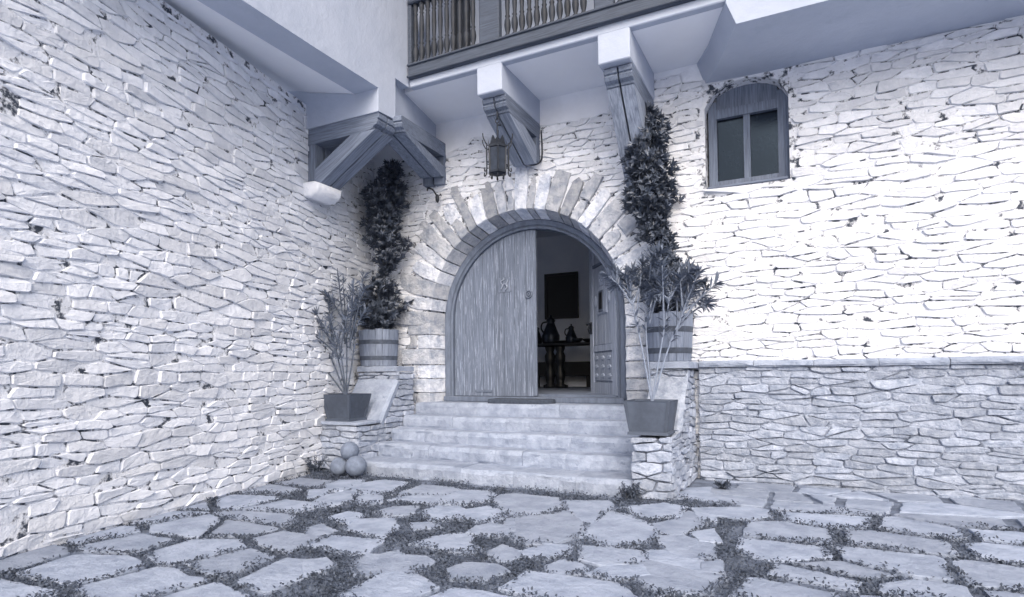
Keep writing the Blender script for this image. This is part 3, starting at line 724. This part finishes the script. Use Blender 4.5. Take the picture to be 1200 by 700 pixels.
L1 = [(3.81, -2.25, .06), (3.68, -2.23, .19), (3.51, -2.22, .30), (3.35, -2.28, .36), (3.18, -2.32, .38), (3.02, -2.36, .37), (2.83, -2.36, .37), (2.54, -2.31, .37), (2.25, -2.27, .27), (2.08, -2.32, .15), (1.96, -2.42, .03), (1.86, -2.41, .26), (1.71, -2.46, .44), (1.49, -2.44, .50), (1.28, -2.45, .48), (1.10, -2.4, .34)]
L2 = [(3.81, 1.95, .04), (3.63, 2.02, .15), (3.47, 2.03, .22), (3.22, 1.95, .28), (2.94, 1.96, .32), (2.59, 1.96, .30), (2.35, 1.99, .26), (2.11, 2.08, .24), (1.92, 2.15, .14), (1.80, 2.2, .13), (1.68, 2.23, .30), (1.5, 2.22, .38), (1.3, 2.2, .34), (1.12, 2.18, .24)]
laurel((-2.47, -.40, .95), [(z, c, h*.9) for z, c, h in L1], 'dark spiral clipped laurel in the tub left of the door', 720)
laurel((2.19, -.40, .95), L2, 'dark spiral clipped laurel in the tub right of the door', 1050)

def oleander(base, tips, label, mleaf, mstem, seed, dens, top_only, L=(.09, .15), W=(.02, .03)):
    t = thing('oleander', base, label, 'potted plant', 'oleanders in the square planters')
    R = random.Random(seed); P = []; D = []
    for pts in tips:
        path = spline(pts, 8); n = len(path)
        obj('branch', tube(path, [.013-.008*i/n for i in range(n)], 6), mstem, t, smooth=True)
        for i in range(n):
            f = i/(n-1)
            if f < top_only: continue
            if R.random() > dens: continue
            p = path[i]; ax = (path[min(i+1, n-1)]-path[max(0, i-1)]).normalized()
            a0 = R.uniform(0, 6)
            for k in range(R.choice((3, 4))+ (4 if f > .93 else 0)):
                a = a0+k*2.1; o = ax.orthogonal().normalized(); o2 = ax.cross(o)
                d = (o*cos(a)+o2*sin(a)) + ax*R.uniform(.5, 1.3)*(1.5 if f > .9 else 1) + Vector((0, 0, R.uniform(-.35, .3)))
                P.append(p); D.append(d)
    P = np.array([tuple(p) for p in P]); D = np.array([tuple(d) for d in D]); m = len(P)
    V, F = leaves(P, D, NR.uniform(L[0], L[1], m), NR.uniform(W[0], W[1], m), np.tile([[0., .1, 1.]], (m, 1))+NR.normal(size=(m, 3))*.2, .12)
    npobj('foliage', V, F, mleaf, t, kind='stuff')
    return t
def fan(base, ends, R, sub, spread, f0=.45, f1=.75):
    out = []
    for e in ends:
        b = Vector(base); e = Vector(e); mid = b.lerp(e, .5)+Vector((R.uniform(-.05, .05), R.uniform(-.05, .05), .06))
        out.append([b, mid, e])
        for k in range(sub):
            s = b.lerp(e, R.uniform(f0, f1)); s = Vector((s.x, s.y, s.z+.05))
            t = e + Vector((R.uniform(-spread, spread), R.uniform(-spread, spread), R.uniform(-spread*.8, spread*.8)))
            out.append([s, s.lerp(t, .5)+Vector((0, 0, .04)), t])
    return out
RF = random.Random(41)
eL = [(-3.06, -1.5, .92), (-2.97, -1.42, 1.24), (-2.74, -1.35, 1.32), (-2.45, -1.25, 1.74), (-2.2, -1.3, 1.42), (-2.42, -1.55, 1.16)]
oleander((-2.34, -1.3, .05), fan((-2.34, -1.3, .04), eL, RF, 4, .30, .42, .72), 'sparse dark leaved oleander in the left planter', mOLE, mBARK, 3, .72, .38, (.10, .18), (.018, .027))
eR = [(1.93, -1.45, 1.46), (2.16, -1.35, 1.52), (2.46, -1.45, 1.36), (2.66, -1.35, 1.24)]
oleander((2.2, -1.4, .02), fan((2.2, -1.4, .02), eR, RF, 9, .27, .55, .86), 'bushy pale leaved oleander in the right planter', mOLEL, mBARKL, 5, .95, .45, (.09, .16), (.018, .027))

# ------------------------------------------------------------------ stone balls
def ball(c, r, label, seed):
    bm = bmesh.new(); bmesh.ops.create_icosphere(bm, subdivisions=3, radius=r)
    for v in bm.verts: v.co *= 1+.035*noise.noise(v.co*9+Vector((seed, 0, 0)))+.012*noise.noise(v.co*40+Vector((seed, 0, 0)))
    me = bpy.data.meshes.new('stone_ball'); bm.to_mesh(me); bm.free(); me.materials.append(mBALL)
    me.polygons.foreach_set('use_smooth', [True]*len(me.polygons))
    o = bpy.data.objects.new('stone_ball', me); COL.objects.link(o); o.location = c
    tag(o, label, 'stone ball', 'round stone balls piled by the steps')
ball((-1.955, -1.86, G+.125), .125, 'round stone ball, lower left of the pile of three', 1)
ball((-1.69, -1.83, G+.14), .14, 'round stone ball, lower right of the pile of three', 5)
ball((-1.825, -1.80, G+.335), .125, 'round stone ball resting on top of the pile of three', 9)

# ------------------------------------------------------------------ doormat
n = 10; P = [(-.58, -.175), (.30, -.175)] + [(.30+.15*cos(-pi/2+pi*i/n), -.01+.15*sin(-pi/2+pi*i/n)) for i in range(1, n)] + [(.30, .14), (-.58, .14)]
tag(obj('doormat', block(P, lambda a, b, d: (a, b, -.020-d), 0, .068, .016, 0), mMAT, loc=(-.15, .06, -.088)), 'thick dark doormat with rounded end on the top step', 'doormat')

# ------------------------------------------------------------------ lantern
lc = Vector((.095, -1.06, 3.05))
LT = thing('hanging_lantern', (lc.x, lc.y, 3.05), 'dark wrought iron lantern hanging from the middle timber bracket', 'lantern')
def hexr(r, z, o=0, n=6): return [(lc.x+r*cos(2*pi*k/n+o), lc.y+r*sin(2*pi*k/n+o), z) for k in range(n)]
for k in range(6):
    a, b = hexr(.115, 3.08)[k], hexr(.115, 3.08)[(k+1) % 6]; c, d = hexr(.125, 3.40)[(k+1) % 6], hexr(.125, 3.40)[k]
    obj('glass_pane', ([a, b, c, d], [(0, 1, 2, 3)]), mLGLASS, LT)
    obj('corner_bar', tube([hexr(.12, 3.06)[k], hexr(.13, 3.42)[k]], .011, 5), mIRON, LT)
    x, y, _ = hexr(1, 0)[k]
    ex = Vector((x-lc.x, y-lc.y, 0))
    obj('crown_spike', loft([[Vector(hexr(.13, 3.40)[k]), Vector(hexr(.13, 3.40)[(k+1) % 6]), Vector(hexr(.12, 3.40)[(k+1) % 6]), Vector(hexr(.12, 3.40)[k])],
                             [Vector(hexr(.15, 3.53)[k]).lerp(Vector(hexr(.15, 3.53)[(k+1) % 6]), f) for f in (.45, .55, .56, .46)]]), mIRON, LT)
    q = lc + ex*.17
    obj('scroll_rod', join(tube(spline([lc+ex*.135+Vector((0, 0, .36)), q+Vector((0, 0, .36)), q+Vector((0, 0, .44))+ex*.05, q+Vector((0, 0, .50))+ex*.06]), .008, 5),
                           tube(spline([q+Vector((0, 0, .38)), q+Vector((0, 0, .05)), q+ex*.035+Vector((0, 0, .0)), q+ex*.03+Vector((0, 0, .045))]), .009, 5),
                           tube([q+Vector((0, 0, .10)), lc+ex*.11+Vector((0, 0, .10))], .007, 4)), mIRON, LT, smooth=True)
    obj('foot_drop', lathe((lc.x+ex.x*.09, lc.y+ex.y*.09, 2.985), [(.004, 0), (.018, .02), (.008, .045), (.012, .09)], 6), mIRON, LT, smooth=True)
obj('base_ring', loft([hexr(.05, 3.03), hexr(.13, 3.05), hexr(.13, 3.075), hexr(.1, 3.08)]), mIRON, LT)
obj('top_ring', loft([hexr(.115, 3.385), hexr(.14, 3.39), hexr(.14, 3.42), hexr(.06, 3.47), hexr(.02, 3.54)]), mIRON, LT)
obj('hanging_rod', join(tube([(lc.x, lc.y, 3.50), (lc.x, lc.y, 3.74)], .010, 6), ringtube((lc.x, lc.y, 3.77), .03, .008, 10), tube([(lc.x, lc.y, 3.79), (lc.x, lc.y, 3.90)], .012, 6)), mIRON, LT, smooth=True)

# ------------------------------------------------------------------ things in the room
pt = thing('painting', (-1.35, 4.88, 1.66), 'dark framed painting on the wall inside the doorway', 'painting')
obj('frame', join(box(-1.80, -1.74, 4.85, 4.898, 1.62, 2.70), box(-1.02, -.96, 4.85, 4.898, 1.62, 2.70), box(-1.74, -1.02, 4.85, 4.898, 1.62, 1.68), box(-1.74, -1.02, 4.85, 4.898, 2.64, 2.70)), mDARKW, pt)
obj('canvas', box(-1.74, -1.02, 4.87, 4.897, 1.68, 2.64), mCANV, pt)
tb = thing('side_table', (-1.2, 4.0, .03), 'long dark carved side table inside the doorway', 'table')
obj('table_top', bbox(-2.6, .4, 3.75, 4.3, .94, 1.0, .012), mDARKW, tb)
for x in (-2.2, -1.28, -1.04, .1):
    obj('leg', lathe((x, 3.92, .03), [(.12, 0), (.12, .06), (.08, .09), (.10, .2), (.12, .32), (.08, .42), (.07, .5), (.11, .58), (.115, .7), (.075, .78), (.11, .85), (.11, .91)], 10), mDARKW, tb, smooth=True)
obj('foot', bbox(-1.42, -.9, 3.85, 4.02, .031, .09, .01), mDARKW, tb)
bench = thing('chest', (-1.2, 4.6, .03), 'long low dark chest against the wall behind the table', 'chest')
obj('chest_body', bbox(-2.7, .6, 4.45, 4.86, .28, .60, .01), mDARKW, bench)
for x in (-2.5, -1.9, -.6, .4): obj('leg', bbox(x-.06, x+.06, 4.5, 4.62, .03, .279, .01), mDARKW, bench)
def jug(c, s, label, sp=True):
    t = thing('jug', c, label, 'jug', 'metal jugs on the dark table')
    x, y, z = c
    obj('jug_body', lathe(c, [(.14*s, 0), (.15*s, .03*s), (.155*s, .14*s), (.14*s, .17*s), (.10*s, .27*s), (.072*s, .34*s), (.065*s, .37*s), (.085*s, .40*s), (.07*s, .41*s)], 16), mCOPPER, t, smooth=True)
    obj('lid', lathe((x, y, z+.405*s), [(.078*s, 0), (.06*s, .03*s), (.02*s, .05*s), (.025*s, .08*s), (.006*s, .10*s)], 12), mCOPPER, t, smooth=True)
    obj('handle', tube(spline([(x-.07*s, y, z+.38*s), (x-.16*s, y, z+.36*s), (x-.18*s, y, z+.26*s), (x-.12*s, y, z+.18*s)]), .014*s, 6), mIRON, t, smooth=True)
jug((-1.28, 3.98, 1.001), 1.26, 'large dark metal lidded jug on the table, below the painting')
jug((-.80, 3.98, 1.001), .82, 'smallest metal jug, right on the table beside a bowl')
jug((-1.66, 4.05, 1.001), .86, 'metal jug half hidden by the closed door leaf')
tag(obj('bowl', lathe((-.66, 3.95, 1.001), [(.05, 0), (.1, .03), (.13, .09), (.12, .09), (.08, .04)], 14), mCOPPER, smooth=True, loc=(-.66, 3.95, 1.001)), 'small metal bowl beside the smallest jug on the table', 'bowl')
tag(obj('dish', lathe((-1.03, 3.92, 1.001), [(.1, 0), (.15, .03), (.17, .05), (.1, .03)], 14), mDARKW, smooth=True, loc=(-1.03, 3.92, 1.001)), 'flat dark dish between the two jugs', 'dish')
tag(obj('dish', lathe((-.36, 3.95, 1.001), [(.1, 0), (.16, .04), (.18, .07), (.1, .03)], 14), mDARKW, smooth=True, loc=(-.36, 3.95, 1.001)), 'flat dark dish at the right, next to the open door leaf', 'dish')

# ------------------------------------------------------------------ paving: flagstones, creeping plants in the joints
PAV = bpy.data.objects.new('courtyard_paving', None); COL.objects.link(PAV); PAV.location = (1, -3, G); PAV['kind'] = 'structure'
FLAGS = [[(-1.611,-2.464),(-1.681,-2.118),(-1.414,-2.001),(-1.237,-2.299),(-1.229,-2.606),(-1.358,-2.697)],[(-1.02,-2.708),(-1.293,-2.14),(-1.191,-1.864),(-0.809,-1.865),(-0.647,-2.382),(-0.705,-2.62),(-0.906,-2.678)],[(-1.595,-2.746),(-1.472,-2.635),(-1.25,-2.862),(-1.22,-3.1)],[(-1.014,-3.243),(-1.162,-2.926),(-1.098,-2.636),(-0.904,-2.708),(-0.833,-2.927),(-0.678,-3.046),(-0.763,-3.264)],[(-0.79,-2.81),(-0.776,-2.682),(-0.589,-2.67),(-0.37,-2.954),(-0.48,-3.137)],[(-0.524,-2.539),(-0.529,-1.927),(-0.091,-1.911),(0.093,-2.054),(0.078,-2.323),(-0.251,-2.52)],[(-0.375,-2.818),(-0.329,-2.605),(0.108,-2.37),(0.114,-2.011),(0.387,-1.923),(0.534,-2.069),(0.636,-2.412),(0.552,-2.629),(0.382,-2.661),(-0.066,-2.773)],[(-0.108,-3.339),(-0.084,-3.044),(0.088,-2.924),(0.219,-3.192),(0.185,-3.284),(0.016,-3.36)],[(0.291,-3.12),(0.284,-2.836),(0.463,-2.756),(0.639,-2.843),(0.771,-2.618),(0.955,-2.701),(1.116,-2.937),(1.091,-3.196),(0.746,-3.177),(0.611,-3.38)],[(-0.063,-3.789),(-0.1,-3.597),(0.178,-3.435),(0.423,-3.698),(0.523,-4.013),(0.233,-3.91),(0.096,-3.911)],[(-0.398,-3.623),(-0.383,-3.425),(-0.154,-3.437),(-0.106,-3.754),(-0.248,-3.736)],[(-0.291,-4.024),(-0.303,-3.898),(-0.016,-4.024),(0.02,-4.244),(-0.001,-4.309)],[(0.473,-3.511),(0.589,-3.458),(0.771,-3.507),(0.626,-3.669)],[(0.118,-4.416),(0.089,-4.155),(0.286,-4.122),(0.56,-4.079),(0.665,-4.412),(0.566,-4.434),(0.339,-4.417)],[(0.864,-4.046),(0.93,-3.798),(1.058,-3.623),(1.192,-3.677),(1.256,-3.866),(1.426,-3.94),(1.385,-4.055),(1.23,-4.079),(1.018,-4.027)],[(1.111,-3.569),(1.08,-3.366),(1.149,-3.237),(1.304,-3.232),(1.458,-3.469),(1.337,-3.582)],[(0.779,-4.628),(0.73,-4.429),(0.827,-4.407),(0.879,-4.265),(0.981,-4.336),(1.147,-4.304),(1.251,-4.366),(1.315,-4.542),(1.205,-4.746),(0.935,-4.778)],[(0.411,-4.712),(0.483,-4.657),(0.63,-4.739),(0.68,-4.857),(0.638,-4.935)],[(1.47,-4.43),(1.511,-4.288),(1.72,-4.232),(1.837,-4.299),(1.765,-4.556),(1.575,-4.573)],[(1.531,-3.964),(1.531,-3.765),(1.735,-3.87),(1.778,-3.989),(1.734,-4.098),(1.615,-4.064)],[(0.68,-2.299),(0.649,-2.038),(0.764,-1.966),(1.291,-1.979),(1.462,-2.306),(1.389,-2.663),(1.191,-2.829),(0.953,-2.661)],[(1.39,-2.028),(1.82,-1.882),(1.979,-2.158),(1.913,-2.502),(1.944,-2.841),(1.805,-2.732)],[(2.041,-2.13),(2.406,-1.753),(2.612,-1.832),(2.625,-2.253),(2.413,-2.385),(2.256,-2.346)],[(1.22,-2.962),(1.28,-2.862),(1.557,-2.587),(1.552,-2.391),(1.918,-2.951),(2.008,-3.158),(1.945,-3.359),(1.861,-3.561),(1.708,-3.657),(1.518,-3.556)],[(2.007,-2.975),(2.006,-2.306),(2.205,-2.406),(2.499,-2.75),(2.576,-3.014),(2.559,-3.291),(2.314,-3.455),(2.171,-3.365),(2.053,-3.282)],[(2.486,-2.628),(2.687,-2.332),(2.902,-2.438),(2.808,-2.671),(2.712,-2.923),(2.579,-2.837)],[(2.638,-2.319),(2.706,-1.99),(2.819,-2.092),(2.874,-2.351),(2.761,-2.402)],[(2.696,-1.835),(2.861,-1.719),(2.956,-2.347),(2.879,-2.28)],[(2.859,-2.798),(2.983,-2.592),(3.079,-3.0),(2.973,-2.996)],[(2.627,-2.99),(2.795,-2.913),(3.048,-3.065),(3.098,-3.377),(2.97,-3.459),(2.804,-3.375),(2.711,-3.246)],[(2.111,-3.523),(2.335,-3.52),(2.568,-3.484),(2.67,-3.685),(2.563,-3.756),(2.396,-3.876),(2.245,-3.817)],[(2.628,-3.408),(2.752,-3.375),(2.974,-3.479),(3.054,-3.528),(3.072,-3.723),(2.916,-3.815),(2.735,-3.801)],[(1.747,-3.864),(1.864,-3.637),(2.028,-3.536),(2.073,-3.76),(1.981,-3.94),(1.874,-3.922)],[(2.072,-4.089),(2.122,-3.918),(2.24,-3.949),(2.355,-4.057),(2.231,-4.192),(2.125,-4.184)],[(2.433,-1.45),(2.473,-0.857),(2.674,-0.656),(2.86,-1.462),(2.687,-1.355),(2.555,-1.319)],[(2.389,-4.118),(2.468,-3.945),(2.676,-3.808),(2.748,-3.951),(2.577,-4.141)],[(3.076,-3.56),(3.137,-3.447),(3.198,-3.741),(3.099,-3.749)],[(1.206,-3.005),(1.213,-2.966),(1.441,-3.418),(1.364,-3.332)]]
def ragged(P, r, step=.07, jit=.012):
    out = []; n = len(P)
    for i in range(n):
        a = Vector((*P[i], 0)); b = Vector((*P[(i+1) % n], 0)); m = max(1, int((b-a).length/step)); q = (b-a); nn = Vector((-q.y, q.x, 0)).normalized()
        for k in range(m):
            p = a.lerp(b, k/m) + nn*r.uniform(-jit, jit)*(.6 if k == 0 else 1); out.append((p.x, p.y))
    return out
def area(P): return .5*sum(P[i-1][0]*P[i][1]-P[i][0]*P[i-1][1] for i in range(len(P)))
R7 = random.Random(99)
allp = []
FG = lambda a, b, d: (a, b, G-d)
for P in FLAGS:
    if area(P) < 0: P = P[::-1]
    
    # push the outline outward to the joint
    n_ = len(P); Q_ = []
    for e in range(n_):
        u, v = P[e-1], P[(e+1) % n_]; tx, ty = v[0]-u[0], v[1]-u[1]; l = math.hypot(tx, ty) or 1
        Q_.append((P[e][0]+ty/l*.041, P[e][1]-tx/l*.041))
    allp.append(Q_)
# the rest of the court, outside the photographed part: random flags
def infront(x, y):      # traced part of the court
    v = Vector((x, y, G))-cam.location; z = v.dot(fw); px = 600+690.8*v.dot(rt)/z; py = 415.1-690.8*v.dot(up)/z
    return px, py, z
gx = -4
cells = []
def outside(x, y):
    px, py, z = infront(x, y)
    return z > .6 and (px < 362 or px > 838 or py > 674) and px > -150 and px < 1350 and py < 860 and not (px < 352 and x > -2.0 and y > -1.7)
for P, A in rubble(-2.4, 8.0, -6.9, -.10, R7, (.42, .62), (.55, .85), .07, outside, None, .08, 21, .06): cells.append(P)
for P in allp+cells:
    Q = ragged(P, R7)
    dz = R7.uniform(-.004, .006)
    obj('paving_stone', block(Q, FG, -dz, .06, .007, .002, R7, .006, .001), mFLAG, PAV)
# creeping plants: tiny leaves wherever there is no stone
def inside(pts, P, grow=0):
    x, y = pts[:, 0], pts[:, 1]; c = np.zeros(len(pts), bool); n = len(P)
    cx_, cy_ = sum(p[0] for p in P)/n, sum(p[1] for p in P)/n
    P = [(cx_+(p[0]-cx_)*(1+grow), cy_+(p[1]-cy_)*(1+grow)) for p in P]
    for i in range(n):
        x1, y1 = P[i-1]; x2, y2 = P[i]
        if abs(y2-y1) < 1e-9: continue
        c ^= ((y1 > y) != (y2 > y)) & (x < (x2-x1)*(y-y1)/(y2-y1)+x1)
    return c
n = 150000
pts = np.stack([NR.uniform(-2.4, 6.5, n), NR.uniform(-6.3, -1.45, n)], 1)
keep = np.ones(n, bool)
for P in allp+cells: keep &= ~inside(pts, P, NR.uniform(-.16, -.06))
keep &= ~((pts[:, 0] > 2.02) & (pts[:, 1] > -1.62) & (pts[:, 0] < 2.5))
keep &= ~((pts[:, 1] > -1.57) & (pts[:, 0] < 2.05)) & ~((pts[:, 1] > -1.74) & (pts[:, 0] < 1.9) & (NR.rand(n) < .72))
dn = np.array([noise.noise((x*2.3, y*2.3, 5)) for x, y in pts]); keep &= (dn + NR.uniform(-.3, .25, n) > -.26)
# thin the far and unseen parts
vx = pts-np.array([3.76, -8.0]); dist = vx@np.array([-.448, .894]); keep &= dist > .8
pts = pts[keep]; m = len(pts)
hgt = np.array([.5+.8*noise.noise((x*3.1, y*3.1, 9)) for x, y in pts]).clip(.15, 1.2)
P3 = np.stack([pts[:, 0], pts[:, 1], G-.02+NR.uniform(0, 1, m)*.075*hgt], 1)
D3 = np.stack([NR.normal(size=m), NR.normal(size=m), NR.uniform(.1, 1.5, m)], 1)
V, F = leaves(P3, D3, NR.uniform(.016, .032, m), NR.uniform(.011, .019, m), np.tile([[0.05, .02, 1.]], (m, 1))+NR.normal(size=(m, 3))*.3, .1)
npobj('creeping_plants', V, F, mCOVER, None, kind='stuff')
# two taller weeds
def weed(c, n, h, label, mat):
    t = thing('weed', c, label, 'weed')
    P = []; D = []
    for k in range(n):
        a = NR.rand()*6.28; l = NR.uniform(.3, 1); tip = np.array(c)+np.array([cos(a)*h*.9*l, sin(a)*h*.6*l, h*NR.uniform(.3, 1)])
        for f in np.linspace(.3, 1, 7):
            p = np.array(c)+(tip-np.array(c))*f
            for q in range(3): P.append(p); D.append(NR.normal(size=3)+np.array([0, 0, .5]))
    P = np.array(P); D = np.array(D); m = len(P)
    V, F = leaves(P, D, NR.uniform(.03, .05, m), NR.uniform(.012, .018, m), np.tile([[0., .1, 1.]], (m, 1))+NR.normal(size=(m, 3))*.3)
    npobj('foliage', V, F, mat, t, kind='stuff')
weed((2.02, -1.68, G), 26, .17, 'low dark weed at the foot of the right pedestal', mLEAF)
weed((-2.42, -1.85, G), 30, .24, 'low dark bushy weed at the foot of the left wall, beside the stone balls', mLEAF)
weed((2.85, -.75, G), 14, .10, 'small weed in a paving joint right of the right pedestal', mCOVER)
